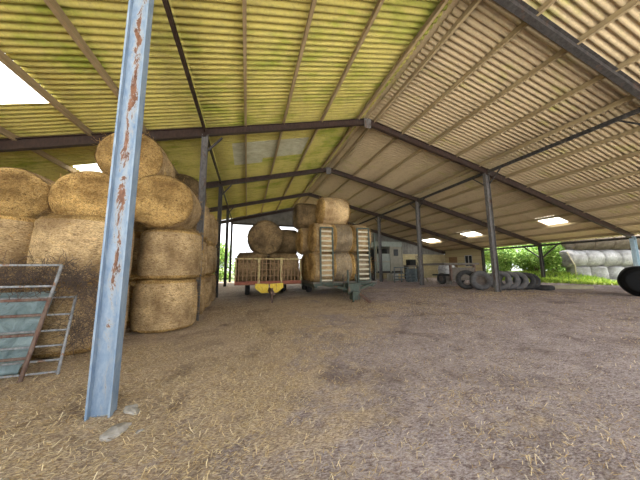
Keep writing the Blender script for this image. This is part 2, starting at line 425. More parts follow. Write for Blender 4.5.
tag(mb.build('eaves_beam', M['steel_dark']), 'long dark beam under the low right eave above the hedge', 'beam', 'lengthwise beams')

# rear gable: sheeting over the open bay, block wall on the right
mb = MB(); xs = [XL+i*(XR-XL)/60 for i in range(61)]
for i in range(60):
    a, b = xs[i], xs[i+1]; yy = 24.2+.02*(i % 2); y2 = 24.2+.02*((i+1) % 2)
    mb.add([(a, yy, 6.15), (b, y2, 6.15), (b, y2, zb(b)+OFF+.0), (a, yy, zb(a)+OFF+.0)], [(0, 1, 2, 3)])
o = structure(mb.build('wall_back_gable', M['clad'])); o.modifiers.new('t', 'SOLIDIFY').thickness = .02
mb = MB(); mb.bar((XL, 24.05, 6.08), (XR, 24.05, 6.08), .18, .1)
structure(mb.build('trim_2', M['steel_dark']))
mb = MB(); xs = [8.6+i*(XE-8.6)/80 for i in range(81)]
for i in range(80):
    a, b = xs[i], xs[i+1]; yy = 24.2+.02*(i % 2); y2 = 24.2+.02*((i+1) % 2)
    mb.add([(a, yy, 3.2), (b, y2, 3.2), (b, y2, min(6.2, zb(b)+OFF-.05)), (a, yy, min(6.2, zb(a)+OFF-.05))], [(0, 1, 2, 3)])
o = structure(mb.build('wall_back_cladding', M['clad'])); o.modifiers.new('t', 'SOLIDIFY').thickness = .02
mb = MB(); mb.box(8.6, XE+.2, 24.15, 24.36, .2, 3.3)
structure(mb.build('wall_back', M['block']))
# side block wall with the white window
t = NT('yellowed block wall side'); v = t.mapping(rot=(PI/2, 0, PI/2)); br2 = t.n.new('ShaderNodeTexBrick')
for k in ('Color1', 'Color2', 'Mortar'): br2.inputs[k].default_value = br.inputs[k].default_value
br2.inputs['Scale'].default_value = 1; br2.inputs['Brick Width'].default_value = .45; br2.inputs['Row Height'].default_value = .225; br2.inputs['Mortar Size'].default_value = .012
t.link(v, br2.inputs['Vector']); M['block_side'] = t.done(br2.outputs['Color'], .9)
WY0, WY1, WZ0, WZ1 = 20.3, 21.3, 1.75, 3.05
mb = MB()
mb.box(XE, XE+.2, 19.2, WY0, .3, 3.78); mb.box(XE, XE+.2, WY1, 24.15, .3, 3.78)
mb.box(XE, XE+.2, WY0, WY1, .3, WZ0); mb.box(XE, XE+.2, WY0, WY1, WZ1, 3.78)
structure(mb.build('wall_right', M['block_side']))
mb = MB(); ys_ = [-2+i*.2 for i in range(131)]  # unseen left wall, added to stop light from that side
for i in range(130):
    mb.add([(XW+.03*(i % 2), ys_[i], -.1), (XW+.03*((i+1) % 2), ys_[i+1], -.1), (XW+.03*((i+1) % 2), ys_[i+1], zb(-11)-.9), (XW+.03*(i % 2), ys_[i], zb(-11)-.9)], [(0, 1, 2, 3)])
o = structure(mb.build('wall_left_lightstop', M['clad'])); o.modifiers.new('t', 'SOLIDIFY').thickness = .02
r = structure(empty('window_1', (XE+.02, (WY0+WY1)/2, WZ0)))
mb = MB(); hw = (WY1-WY0)/2; H = WZ1-WZ0
for y in (-hw+.04, 0, hw-.04): mb.box(0, .08, y-.04, y+.04, 0, H)
mb.box(0, .08, -hw, hw, 0, .08); mb.box(0, .08, -hw, hw, H-.08, H)
mb.build('window_frame', M['white'], r)
MB().box(.03, .04, -hw, hw, .02, H-.02).build('pane', M['glass'], r)
r = structure(empty('door_1', (XE-.03, 22.9, .42)))
MB().box(0, .03, -.6, .6, 0, 2.5).build('door_leaf', M['rust_board'], r)

# ------------------------------------------------------------------ ground
def spaced(segs):
    out = []
    for a, b, d in segs:
        n = max(1, round((b-a)/d)); out += [a+(b-a)*i/n for i in range(n)]
    return out+[segs[-1][1]]
gx = spaced([(-60, -16, 4), (-16, -5, .6), (-5, 13, .09), (13, 24.6, .35), (24.6, 34, .4), (34, 80, 4)])
gy = spaced([(-40, -3, 3), (-3, .4, .4), (.4, 9, .09), (9, 25, .35), (25, 36, .8), (36, 90, 5)])
def gnoise(x, y):
    z = gz(x, y)
    if -16 < x < 25 and -3 < y < 25:
        z += .028*(noise.noise((x*.9, y*.9, 0)))+.018*noise.noise((x*2.7, y*2.7, 3))+.012*noise.noise((x*7, y*7, 5))
    return z
gv = [(x, y, gnoise(x, y)) for x in gx for y in gy]
NY = len(gy)
fl = MB(); og = MB(); cg = MB()
for i in range(len(gx)-1):
    for j in range(NY-1):
        xm, ym = (gx[i]+gx[i+1])/2, (gy[j]+gy[j+1])/2
        q = (i*NY+j, (i+1)*NY+j, (i+1)*NY+j+1, i*NY+j+1)
        tgt = fl if (-16 < xm < 24.6 and -3 < ym < 25) else (cg if ym < -3 and -20 < xm < 30 else og)
        tgt.f.append(q); tgt.m.append(0)
def compact(mb):
    ids = sorted({i for f in mb.f for i in f}); mp = {k: n for n, k in enumerate(ids)}
    mb.v = [gv[k] for k in ids]; mb.f = [tuple(mp[k] for k in f) for f in mb.f]
for mb, nm, m in ((fl, 'floor', M['dirt']), (og, 'ground_outside', M['outside']), (cg, 'ground_bounce_yard', M['concrete'])):
    compact(mb); structure(mb.build(nm, m, smooth=True))

# loose straw: nobody could count it
mb = MB(); rs = random.Random(3); n = 0
while n < 80000:
    x = rs.uniform(-5, 14); y = rs.uniform(.5, 12)**1.0
    d = math.hypot(x, y)
    dens = .25+.75*sm((noise.noise((x*.45, y*.45, 9))+.35)/.7)
    dens *= 1.25-.95*sm((x-.3)/3)*(1-sm((y-4)/4))
    if rs.random() > dens or (y > 6.2 and x < -1.3) or rs.random() > 7/(d+3): continue
    L = rs.uniform(.02, .075); w = rs.uniform(.0022, .0042)*(1+.16*d); a = rs.gauss(.5, .9); tl = rs.gauss(0, .3)
    dx, dy = math.cos(a)*L/2, math.sin(a)*L/2; wx, wy = -math.sin(a)*w/2, math.cos(a)*w/2
    z = gnoise(x, y)+.008+rs.random()*.012; dz = tl*L/2
    mb.add([(x-dx-wx, y-dy-wy, z-dz), (x+dx-wx, y+dy-wy, z+dz), (x+dx+wx, y+dy+wy, z+dz), (x-dx+wx, y-dy+wy, z-dz)], [(0, 1, 2, 3)])
    n += 1
tag(mb.build('loose_straw', M['loose']), 'loose straw litter scattered over the brown dirt floor', 'straw', kind='stuff')

def stone(x, y, s, seed, lab, fl=.45):
    mb = MB(); n = 14; rows = 7; vs = []; fs = []
    rs = random.Random(seed)
    for i in range(rows+1):
        ph = PI*i/rows
        for k in range(n):
            th = 2*PI*k/n; d = V((math.sin(ph)*math.cos(th), math.sin(ph)*math.sin(th), math.cos(ph)))
            q = 1+.35*noise.noise(d*1.6+V((seed, 0, 0)))
            vs.append((d.x*s*1.35*q, d.y*s*.8*q, d.z*s*fl*q))
    for i in range(rows):
        for k in range(n): fs.append((i*n+k, (i+1)*n+k, (i+1)*n+(k+1) % n, i*n+(k+1) % n))
    o = mb.add(vs, fs).build('stone', M['stone']); o.location = (x, y, gz(x, y)+s*fl*.3); o.rotation_euler.z = seed
    tag(o, lab, 'stone', 'pale stones on the floor')
stone(-1.20, 3.03, .10, 1.1, 'flat pale stone just in front of the blue post foot')
stone(-1.22, 3.42, .09, 2.3, 'pale stone half sunk in straw right of the blue post foot')
stone(-.98, 2.98, .03, 3.9, 'tiny reddish pebble beside the flat pale stone')
stone(-1.74, 2.53, .13, 5.2, 'whitish flat stone at the bottom left of the floor', .16)

# ------------------------------------------------------------------ bales
def bale_mesh(r, L, mside, mend, seed, fuzz=1300, bulge=.02, parts=True):
    """a bale about local z, its wrap as a child part; returns (body mesh, wrap mesh)"""
    rs = random.Random(seed)
    def surf(prof, n, amp):
        vs = []; fs = []
        for rr, h in prof:
            for k in range(n):
                t = 2*PI*k/n; p = V((math.cos(t), math.sin(t), 0))
                q = amp*(noise.noise((p.x*1.4+seed, p.y*1.4, h*1.2))+.5*noise.noise((p.x*4+seed, p.y*4, h*4)))
                vs.append((p.x*(rr+q*min(1, rr/.3)), p.y*(rr+q*min(1, rr/.3)), h+(.6*q if abs(h) > L*.46 else 0)))
        for i in range(len(prof)-1):
            for k in range(n): a = i*n+k; b = i*n+(k+1) % n; fs.append((a, b, b+n, a+n))
        return vs, fs
    n = 56; h = L/2; c = .11
    prof = [(.001, -h-.012)]+[(r*f, -h-.012+.01*math.sin(f*9)) for f in (.2, .4, .55, .7, .82)]+[(r-c, -h), (r-c*.35, -h+c*.3), (r, -h+c)]
    side = [(r+bulge*(1-(2*i/9-1)**2), -h+c+(L-2*c)*i/9) for i in range(1, 9)]
    prof = prof+side+[(a, -b) for a, b in reversed(prof)]
    mb = MB(); vs, fs = surf(prof, n, .028); mb.add(vs, fs)
    for i in range(fuzz):                      # stray stalks sticking out of both ends and the side
        a = rs.uniform(0, 2*PI); e = rs.random()
        if e < .75:
            q = r*math.sqrt(rs.random())*.96; p = V((q*math.cos(a), q*math.sin(a), (h+.02)*rs.choice((-1, 1))))
            d = V((-math.sin(a)+rs.gauss(0, .6), math.cos(a)+rs.gauss(0, .6), (1 if p.z > 0 else -1)*rs.uniform(.05, .5)))
        else:
            p = V(((r+.015)*math.cos(a), (r+.015)*math.sin(a), rs.uniform(-h, h))); d = V((math.cos(a)*.5+rs.gauss(0, .5), math.sin(a)*.5+rs.gauss(0, .5), rs.gauss(0, .7)))
        d.normalize(); ll = rs.uniform(.05, .17); w = d.cross(V((rs.gauss(0, 1), rs.gauss(0, 1), rs.gauss(0, 1)))).normalized()*rs.uniform(.003, .006)
        mb.add([p-w, p+d*ll-w, p+d*ll+w, p+w], [(0, 1, 2, 3)])
    body = mb.build('round_bale', mend, smooth=True)
    wrap = None
    if parts:
        mb = MB(); pr = [(r+.013+bulge*(1-(2*i/11-1)**2), -h+c*.9+(L-1.8*c)*i/11) for i in range(12)]
        vs, fs = surf(pr, n, .028); mb.add(vs, fs)
        wrap = mb.build('net_wrap', mside, body, smooth=True)
    return body, wrap
PROTO = {}
def bale(loc, axis, lab, group, kind='straw', r=.75, L=1.36, rz=0, squash=1, spin=None):
    key = (kind, r, L)
    ms, me = {'straw': (M['straw_side'], M['straw_end']), 'dark': (M['straw_dark'], M['straw_dark']), 'hay': (M['hay_pale'], M['straw_end']),
              'white': (M['white_net'], M['white_net']), 'brown': (M['brown_net'], M['brown_net'])}[kind]
    if key not in PROTO:
        PROTO[key] = bale_mesh(r, L, ms, me, len(PROTO)*3.7+1.3); o, w = PROTO[key]
    else:
        o0, w0 = PROTO[key]; o = o0.copy(); COL.objects.link(o)
        w = w0.copy(); w.parent = o; COL.objects.link(w)
    sp = random.uniform(0, 6.28) if spin is None else spin
    R = {'z': Matrix.Identity(4), 'y': Matrix.Rotation(-PI/2, 4, 'X'), 'x': Matrix.Rotation(PI/2, 4, 'Y')}[axis]
    S = Matrix.Diagonal((1, 1, squash, 1)) if axis != 'z' else Matrix.Identity(4)
    if axis == 'z': tilt = Matrix.Rotation(random.uniform(-.012, .012), 4, 'X')
    else: tilt = Matrix.Identity(4)
    mw = Matrix.Translation(loc) @ Matrix.Rotation(rz, 4, 'Z') @ S @ tilt @ R @ Matrix.Rotation(sp, 4, 'Z')
    o.matrix_world = mw
    lo, ro, so = mw.decompose()
    if squash != 1:                            # keep the squash as a local scale of the turned bale
        o.matrix_world = Matrix.Translation(loc) @ Matrix.Rotation(rz, 4, 'Z') @ R
        o.scale = {'y': (1, squash, 1), 'x': (squash, 1, 1)}[axis]
    tag(o, lab, 'bale', group)
    return o
G = 'round straw bales in the left stack'
h = 1.355
cols = [(-3.43, 6.53, 'in the column left of the blue post'), (-5.03, 6.6, 'in the column at the left picture edge')]
for x, y, w in cols:
    for k in range(2):
        bale((x, y, h*(k+.5)), 'z', 'tan straw bale standing on end, %s layer %s' % (('ground', 'second')[k], w), G, r=.775, L=1.35)
for k in range(2):
    bale((-2.17+.06*k, 7.85, h*(k+.5)), 'z', 'tan straw bale standing on end, %s right of the blue post' % ('on the ground' if k == 0 else 'second of the column'), G, r=.755, L=1.35)
bale((-2.22, 7.55, 2*h+.70), 'y', 'golden straw bale lying end forward, third layer just right of the blue post', G, r=.76, L=1.37, squash=.94)
bale((-3.72, 7.55, 2*h+.66), 'y', 'golden straw bale lying end forward, third layer just left of the blue post', G, r=.78, L=1.37, squash=.88)
bale((-5.28, 7.62, 2*h+.62), 'y', 'golden straw bale lying end forward on the stack at the left picture edge', G, r=.78, L=1.37, squash=.84)
bale((-3.05, 7.72, 2*h+.70+1.19), 'y', 'topmost straw bale of the left stack, behind the blue post, under the roof beam', G, r=.74, L=1.38, squash=.97)
for i, (y, w) in enumerate([(9.75, 'first row behind the grey post'), (11.35, 'second row behind the grey post'), (12.75, 'farthest row by the dark post')]):
    for k in range(3):
        bale((-2.24, y, gz(-2.3, y)+h*(k+.5)), 'z', 'shaded straw bale standing on end in the %s, %s layer' % (w, ('ground', 'second', 'third')[k]), G, r=.755, L=1.35)
bale((-2.45, 10.3, 3*h+.55), 'y', 'small looking shaded bale high up between the grey post and the topmost bale', G, 'dark', r=.70, L=1.3, squash=.9)  # shade put into this bale's darker straw colour
for k in range(3):  # unseen column, added to block light through the gap in the stack
    bale((-3.62, 9.35, h*(k+.5)), 'z', 'unseen bale added to block light between the columns beside the blue post, %s layer' % ('ground', 'second', 'third')[k], G, r=.755, L=1.35)

# ------------------------------------------------------------------ leaning gates in front of the stack
def rail_frame(name, P, rails, stiles, r, m, lab, group=None, mids=()):
    """P(u,v) gives a point on the gate's leaning plane"""
    root = empty(name, P(0, 0))
    o0 = P(0, 0)
    for (u0, v0, u1, v1, rr, mm) in stiles:
        MB().tube([P(u0, v0)-o0, P(u1, v1)-o0], rr, 10).build('stile', mm, root, True)
    for (u0, v0, u1, v1, rr, mm) in rails:
        MB().tube([P(u0, v0)-o0, P(u1, v1)-o0], rr, 10).build('rail', mm, root, True)
    tag(root, lab, 'gate', group); return root
def P1(u, v): return V((-2.74+u-.15*v, 4.86+v*.46, .02+v*.985))
g1 = [(-2.2, v, 0, v, .016, M['galv']) for v in (.04, .20, .40, .62, .86, 1.14)]
rail_frame('metal_gate', P1, g1, [(0, 0, 0, 1.16, .02, M['galv']), (-2.2, 0, -2.2, 1.16, .02, M['galv'])], .02, M['galv'],
           'low galvanised barred gate leaning at the lower left, behind the rusty hurdle', 'gates leaning on the stack')
def P2(u, v): return V((-3.08+u+.06*v, 4.72+v*.21, .02+v))
P2_top = 1.68
rail_frame('rusty_hurdle', P2, [(-1.9, v, 0, v, .022, M['rusty']) for v in (.30, .62, .90, 1.13)]+[(-1.9, v, 0, v, .018, M['galv']) for v in (1.34, P2_top)],
           [(0, 0, 0, 1.16, .028, M['rusty']), (0, 1.16, 0, P2_top, .022, M['galv']), (-1.9, 0, -1.9, P2_top, .028, M['rusty'])], .02, M['rusty'],
           'rusty brown hurdle with slanting end bar, leaning before the galvanised gate', 'gates leaning on the stack')
# sheeting behind
mb = MB(); nx, nz = 26, 20; vs = []; fs = []
for i in range(nx+1):
    for k in range(nz+1):
        u = -1.9*i/nx; v = 1.22*k/nz
        p = P1(u-.56+.16*v, v+.02); p.y += .13+.05*noise.noise((u*3, v*3, 1))+.025*noise.noise((u*9, v*9, 2)); vs.append(p)
for i in range(nx):
    for k in range(nz): a = i*(nz+1)+k; fs.append((a, a+1, a+nz+2, a+nz+1))
mb.add(vs, fs); o = mb.build('plastic_sheeting', M['sheeting'], smooth=True); o.modifiers.new('t', 'SOLIDIFY').thickness = .006
tag(o, 'crumpled blue grey plastic sheeting behind the leaning gates', 'sheeting')
# brambles
mb = MB(); rs = random.Random(11)
for i in range(1000):
    if i < 600: u = rs.uniform(-1.3, .25); v = 1.48+rs.gauss(0, .11); off = .25
    else: u = rs.gauss(.33, .13); v = rs.uniform(.35, 1.5); off = .42
    p = P2(u, v)+V((0, off+rs.uniform(-.06, .1), 0)); pts = [p]; d = V((rs.gauss(0, 1), rs.gauss(0, .22), rs.gauss(0, .9))).normalized()
    for k in range(5):
        d = (d+V((rs.gauss(0, .5), rs.gauss(0, .2), rs.gauss(-.08, .5)))).normalized(); p = p+d*.055
        p.y = min(p.y, 5.70); pts.append(p)
    mb.tube(pts, rs.uniform(.0022, .0045), 4)
tag(mb.build('dry_brambles', M['twig']), 'tangle of dry brown bramble stems over the leaning gates', 'brambles', kind='stuff')

# ------------------------------------------------------------------ wheels and tyres
def tyre_profile(R, w, hole):
    return [(hole, -w*.36), (hole+.04, -w*.45), ((R+hole)/2, -w*.5), (R*.93, -w*.44), (R*.985, -w*.3), (R, -w*.12), (R*.99, -w*.03), (R*.99, w*.03), (R, w*.12), (R*.985, w*.3), (R*.93, w*.44), ((R+hole)/2, w*.5), (hole+.04, w*.45), (hole, w*.36), (hole-.005, 0), (hole, -w*.36)]
def wheel_parts(parent, M4, R, w, hub=True, m=None):
    o = MB().lathe(tyre_profile(R, w, R*.5), 40, M4, cap=False).build('tyre', m or M['rubber'], parent, True)
    if hub:
        MB().lathe([(.03, -w*.05), (.06, -w*.05), (R*.2, -w*.1), (R*.42, -w*.04), (R*.5, -w*.3), (R*.5, w*.3), (R*.42, w*.04), (R*.2, w*.1), (.06, w*.05), (.03, w*.05)], 28, M4).build('wheel_rim', M['wheel_rim'], parent, True)
AX = Matrix.Rotation(PI/2, 4, 'Y')              # wheel about x

# ------------------------------------------------------------------ yellow-barred hay trailer
TX0, TX1, TY0, TY1 = -.52, 2.52, 11.2, 16.4
tz = gz(1, 11.5)
r = empty('hay_trailer', (1.0, TY0, tz))
def L(x, y, z): return (x-1.0, y-TY0, z-tz)
def tbox(name, m, x0, x1, y0, y1, z0, z1, par=None):
    a, b = L(x0, y0, z0), L(x1, y1, z1)
    return bevel(MB().box(a[0], b[0], a[1], b[1], a[2], b[2]).build(name, m, par or r), .006, 1)
ZB, ZT = 1.0, 2.12
tbox('bed', M['rust_board'], TX0, TX1, TY0, TY1, ZB-.1, ZB)
mb = MB()
for x in (TX0, TX1-.07): mb.box(*[q for pr in ((L(x, 0, 0)[0], L(x+.07, 0, 0)[0]), (0, .07), (ZB-.05-tz, ZT-tz)) for q in pr])
for x in (.47, 1.5): mb.box(L(x, 0, 0)[0], L(x, 0, 0)[0]+.11, -.02, .06, ZB-.1-tz, ZT+.02-tz)
mb.box(L(TX0, 0, 0)[0], L(TX1, 0, 0)[0], 0, .06, ZT-.06-tz, ZT-tz)
mb.build('headboard_frame', M['yellow_rust'], r)
tbox('gap_fill_board', M['rust_board'], TX0, TX1, TY1-.06, TY1, ZB, ZT)  # added board, hides the bright outside behind the headboard bars
tbox('bottom_rail', M['rust_red'], TX0, TX1, TY0-.01, TY0+.08, ZB-.08, ZB+.07)
mb = MB()
for i in range(3):
    a = (TX0+.07, .58, 1.61)[i]; b = (.47, 1.5, TX1-.07)[i]
    for k in range(5):
        x = a+(b-a)*(k+.5)/5; mb.box(L(x, 0, 0)[0]-.022, L(x, 0, 0)[0]+.022, .02, .045, ZB-tz, ZT-.06-tz)
    for k in range(3): z = ZB+.3+.28*k; mb.box(L(a, 0, 0)[0], L(b, 0, 0)[0], .03, .05, z-tz, z+.03-tz)
mb.build('headboard_bars', M['rust_board'], r)
for x0, x1 in ((TX0, TX0+.05), (TX1-.05, TX1)): tbox('side_board', M['rust_board'], x0, x1, TY0+.08, TY1, ZB, ZB+.55)
for x in (.55, 1.4): tbox('chassis_rail', M['dark'], x, x+.09, TY0-.1, TY1, ZB-.27, ZB-.1)
for x in (.05, 2.0):
    for y in (13.6, 14.5):
        wheel_parts(r, Matrix.Translation(L(x, y, gz(x, y)+.40)) @ AX, .40, .26)
for s_ in (-1, 1):
    mb = MB(); cx = 1.0+.0; 
    pts = [(s_*.03, -.12, ZB-.06), (s_*.63, -.12, ZB-.04), (s_*.63, -.12, ZB-.24), (s_*.36, -.12, ZB-.46), (s_*.03, -.12, ZB-.46)]
    f = [V((p[0], p[1], p[2]-tz)) for p in pts]; bk = [p+V((0, .1, 0)) for p in f]
    n = 5; mb.add(f+bk, [tuple(range(n)), tuple(range(2*n-1, n-1, -1))]+[(i, (i+1) % n, n+(i+1) % n, n+i) for i in range(n)])
    mb.build('yellow_hitch_plate', M['yellow'], r)
MB().bar((0, .1, ZB-.3-tz), (0.06, -1.0, .42), .14, .14).build('drawbar', M['rusty'], r)
MB().lathe([(.06, -.03), (.12, -.03), (.12, .03), (.06, .03), (.06, -.03)], 20, Matrix.Translation((.07, -1.1, .41)), False).build('hitch_ring', M['rusty'], r, True)
MB().tube([(.06, -.8, .62), (.06, -.8, .0)], .035, 10).build('jack_stand', M['rusty'], r, True)
tag(r, 'hay trailer with yellow and rust barred headboard and yellow hitch plate', 'trailer')
G2 = 'bales on the yellow barred trailer'
bale((.26, 12.02, ZB+.70), 'x', 'dark weathered bale low in the trailer behind the left headboard bars', G2, 'dark', .70, 1.42)
bale((1.74, 12.02, ZB+.70), 'x', 'dark weathered bale low in the trailer behind the right headboard bars', G2, 'dark', .70, 1.42)
bale((.25, 13.5, ZB+.70), 'y', 'second row dark bale in the trailer, left side, mostly hidden', G2, 'dark', .70, 1.3)
bale((1.72, 13.5, ZB+.70), 'y', 'second row dark bale in the trailer, right side, mostly hidden', G2, 'dark', .70, 1.3)
bale((.84, 12.25, ZB+.70+1.46), 'y', 'large brown bale on top of the trailer load with its round end forward', G2, 'dark', .84, 1.3)
bale((2.0, 13.5, ZB+.72+1.42), 'x', 'dark bale on the trailer load, right of and behind the large brown bale', G2, 'dark', .72, 1.5)

# ------------------------------------------------------------------ green bale wagon
WX0, WX1, WY = 2.78, 5.85, 10.0
wz = gz(4.5, 9.5)
r = empty('bale_wagon', (4.4, WY, wz))
def W(x, y, z): return V((x-4.4, y-WY, z-wz))
WB = 1.02
def wbox(name, m, x0, x1, y0, y1, z0, z1):
    a, b = W(x0, y0, z0), W(x1, y1, z1)
    return bevel(MB().box(a.x, b.x, a.y, b.y, a.z, b.z).build(name, m, r), .006, 1)
wbox('bed', M['board'], WX0, WX1, WY, WY+5, WB-.09, WB)
for x in (WX0+.1, WX1-.2): wbox('chassis_rail', M['green'], x, x+.1, WY, WY+5, WB-.26, WB-.09)
def rack(x0, x1, z0, z1):
    root = r
    mb = MB()
    for x in (x0, x1): mb.bar(W(x, WY-.08, z0), W(x, WY-.08, z1), .07, .07)
    mb.bar(W(x0, WY-.08, z1), W(x1, WY-.08, z1), .06, .06); mb.bar(W(x0, WY-.08, z0), W(x1, WY-.08, z0), .06, .06)
    f = mb.build('rack_frame', M['green'], r)
    for k in range(11):
        z = z0+.12+(z1-z0-.2)*k/10.4
        bevel(MB().bar(W(x0+.04, WY-.08, z), W(x1-.04, WY-.08, z), .075, .035).build('slat', M['slat_pale'], f), .004, 1)
rack(3.10, 3.68, .98, 3.46); rack(4.92, 5.52, 1.02, 3.50)
# low wide front rail and A frame
wbox('front_rail', M['green'], WX0, WX1, WY-.1, WY-.02, WB-.16, WB-.06)
MB().bar(W(3.2, WY-.1, .92), W(4.05, 9.15, .76), .1, .08).build('drawbar_arm', M['green'], r)
MB().bar(W(5.7, WY-.1, .92), W(4.55, 9.15, .76), .1, .08).build('drawbar_arm', M['green'], r)
b_ = wbox('hitch_box', M['green'], 4.0, 4.55, 9.0, 9.6, .62, 1.0)
for x in (4.03, 4.52): MB().bar(W(x, 9.1, .55), W(x, 9.1, 1.55), .06, .06).build('hitch_post', M['green'], r)
wbox('hitch_block', M['green'], 4.12, 4.44, 8.85, 9.2, .34, .68)
MB().bar(W(4.42, 9.0, .62), W(4.62, 8.35, gz(4.6, 8.3)+.08), .09, .12).build('tow_tongue', M['rusty'], r)
MB().tube([W(4.2, 9.0, .6), W(4.2, 9.0, gz(4.2, 9.0))], .04, 10).build('jack_stand', M['green'], r, True)
for x in (3.25, 5.4):
    for y in (12.6, 13.6):
        wheel_parts(r, Matrix.Translation(W(x, y, gz(x, y)+.36)) @ AX, .36, .26)
MB().bar(W(WX1-.02, WY-.05, WB), W(WX1-.02, WY-.05, 3.3), .05, .05).build('side_stake', M['green'], r)
for x in (3.98, 4.57): MB().bar(W(x, 9.35, .7), W(x, 9.5, 1.35), .05, .05).build('hitch_post', M['green'], r)
tag(r, 'green bale wagon with two slatted front racks and a hitch', 'wagon')
G3 = 'bales on the green wagon'
rows = ['front row', 'back row']
for j, y in enumerate((10.72, 12.15)):
    for x, L_, w in ((3.30, 1.0, 'left'), (4.28, .94, 'middle'), (5.25, .98, 'right')):
        bale((x, y, WB+.69), 'x', 'straw bale on the green wagon, bottom layer %s, %s' % (w, rows[j]), G3, 'hay' if w != 'left' else 'straw', .69, .98)
    for x, L_, w in ((3.36, 1.0, 'left'), (4.34, .94, 'middle'), (5.30, .9, 'right')):
        x -= .3 if j and w == 'left' else 0
        bale((x, y, WB+.69+1.37), 'x', '%s bale on the green wagon, second layer %s, %s' % ('pale netted' if w == 'middle' else 'straw', w, rows[j]), G3, 'hay' if w == 'middle' else 'straw', .69, .95 if w == 'right' else .98)
bale((4.02, 10.85, WB+.69+2.72), 'x', 'golden bale lying alone on top of the green wagon load', G3, 'straw', .69, 1.38)
bale((3.0, 12.2, WB+.69+2.72), 'x', 'shaded bale behind the golden top bale of the wagon', G3, 'dark', .69, 1.2)  # darker straw colour carries the shade behind the top bale

# ------------------------------------------------------------------ things at the back right
mz = gz(13, 20)
r = empty('box_trailer', (13.3, 20.2, mz))
def B(name, m, x0, x1, y0, y1, z0, z1, par=None):
    return bevel(MB().box(x0-13.3, x1-13.3, y0-20.2, y1-20.2, z0-mz, z1-mz).build(name, m, par or r), .02, 1)
B('roof_panel', M['pale_green'], 11.85, 15.0, 20.2, 23.2, 3.75, 4.25)
B('lower_panel', M['pale_green'], 12.0, 13.55, 20.2, 20.3, 1.35, 3.05)
B('panel_rail', M['cream'], 12.0, 13.55, 20.17, 20.31, 2.2, 2.3)
B('rear_panel', M['dark'], 12.0, 15.0, 22.9, 23.0, 1.2, 3.75)
B('deck', M['steel_dark'], 11.95, 15.0, 20.2, 23.2, 1.15, 1.35)
d_ = B('door', M['cream'], 13.62, 15.0, 20.2, 20.28, 1.35, 3.75)
B('door_window', M['glass'], 13.98, 14.5, 20.17, 20.21, 2.85, 3.5, d_)
for x in (12.0, 13.56, 14.95): B('corner_post', M['cream'], x-.04, x+.06, 20.14, 20.24, 1.2, 3.8)
for x in (12.3, 14.6):
    wheel_parts(r, Matrix.Translation((x-13.3, 1.2, .42)) @ AX, .42, .26)
tag(r, 'pale green box trailer with a dark window at the back of the barn', 'trailer')
for i, (x, w) in enumerate(((12.75, 'left'), (13.35, 'right'))):
    mb = MB(); mb.lathe([(.02, 0), (.25, 0), (.28, .04), (.27, .3), (.28, .33), (.27, .6), (.28, .66), (.24, .7), (.06, .72), (.06, .75), (.02, .75)], 24)
    o = mb.build('oil_drum', M['cream' if i == 0 else 'white'], smooth=True); o.location = (x, 19.2, gz(x, 19.2)-.01)
    tag(o, 'small pale drum standing under the box trailer front, %s of two' % w, 'drum', 'pale drums by the box trailer')

# long low feed barrier
def feed(x0, x1, y, lab):
    z = gz(x0, y); r = empty('feed_barrier', (x0, y, z)); n = 4
    for k in range(n): MB().tube([((x1-x0)*k/(n-1), 0, 0), ((x1-x0)*k/(n-1), 0, 1.3)], .04, 8).build('upright', M['rail_blue'], r, True)
    for zz in (.25, .5, .75, 1.25): MB().tube([(0, 0, zz), (x1-x0, 0, zz)], .035, 8).build('rail', M['rail_blue'], r, True)
    tag(r, lab, 'barrier')
feed(11.75, 13.75, 17.0, 'blue grey tubular feed barrier left of the middle grey post')
# blue-grey box behind post
mb = MB(); mb.box(-.4, .4, -.3, .3, 0, 1.15); o = bevel(mb.build('crate', M['rail_blue']), .02); o.location = (13.9, 17.6, gz(13.9, 17.6))
tag(o, 'blue grey crate standing behind the middle grey post', 'crate')
# leaning ladder
r = empty('timber_ladder', (14.2, 16.2, gz(14.2, 16.2)))
for s_ in (-.18, .18): MB().bar((s_, 0, 0), (s_-.12, .75, 2.3), .05, .05).build('ladder_rail', M['slat'], r)
for k in range(7): f = (k+.6)/7.3; MB().bar((-.18-.12*f, .75*f, 2.3*f), (.18-.12*f, .75*f, 2.3*f), .04, .04).build('rung', M['slat'], r)
MB().bar((-.1, .76, 0), (-.1, .76, 2.25), .07, .07).build('back_prop', M['board'], r)
tag(r, 'narrow pale ladder propped up right of the middle grey post', 'ladder')
# dark bench box
r = empty('workbench', (17.2, 21.5, gz(17.2, 21.5)))
MB().box(-.9, .9, -.35, .35, 1.35, 1.5).build('bench_top', M['board'], r)
for x in (-.8, .8): MB().box(x-.06, x+.06, -.3, .3, 0, 1.35).build('leg', M['dark'], r)
MB().box(-.6, .2, -.3, .3, 1.5, 2.1).build('tool_box', M['dark'], r)
tag(r, 'dark bench against the yellowed block wall', 'bench')
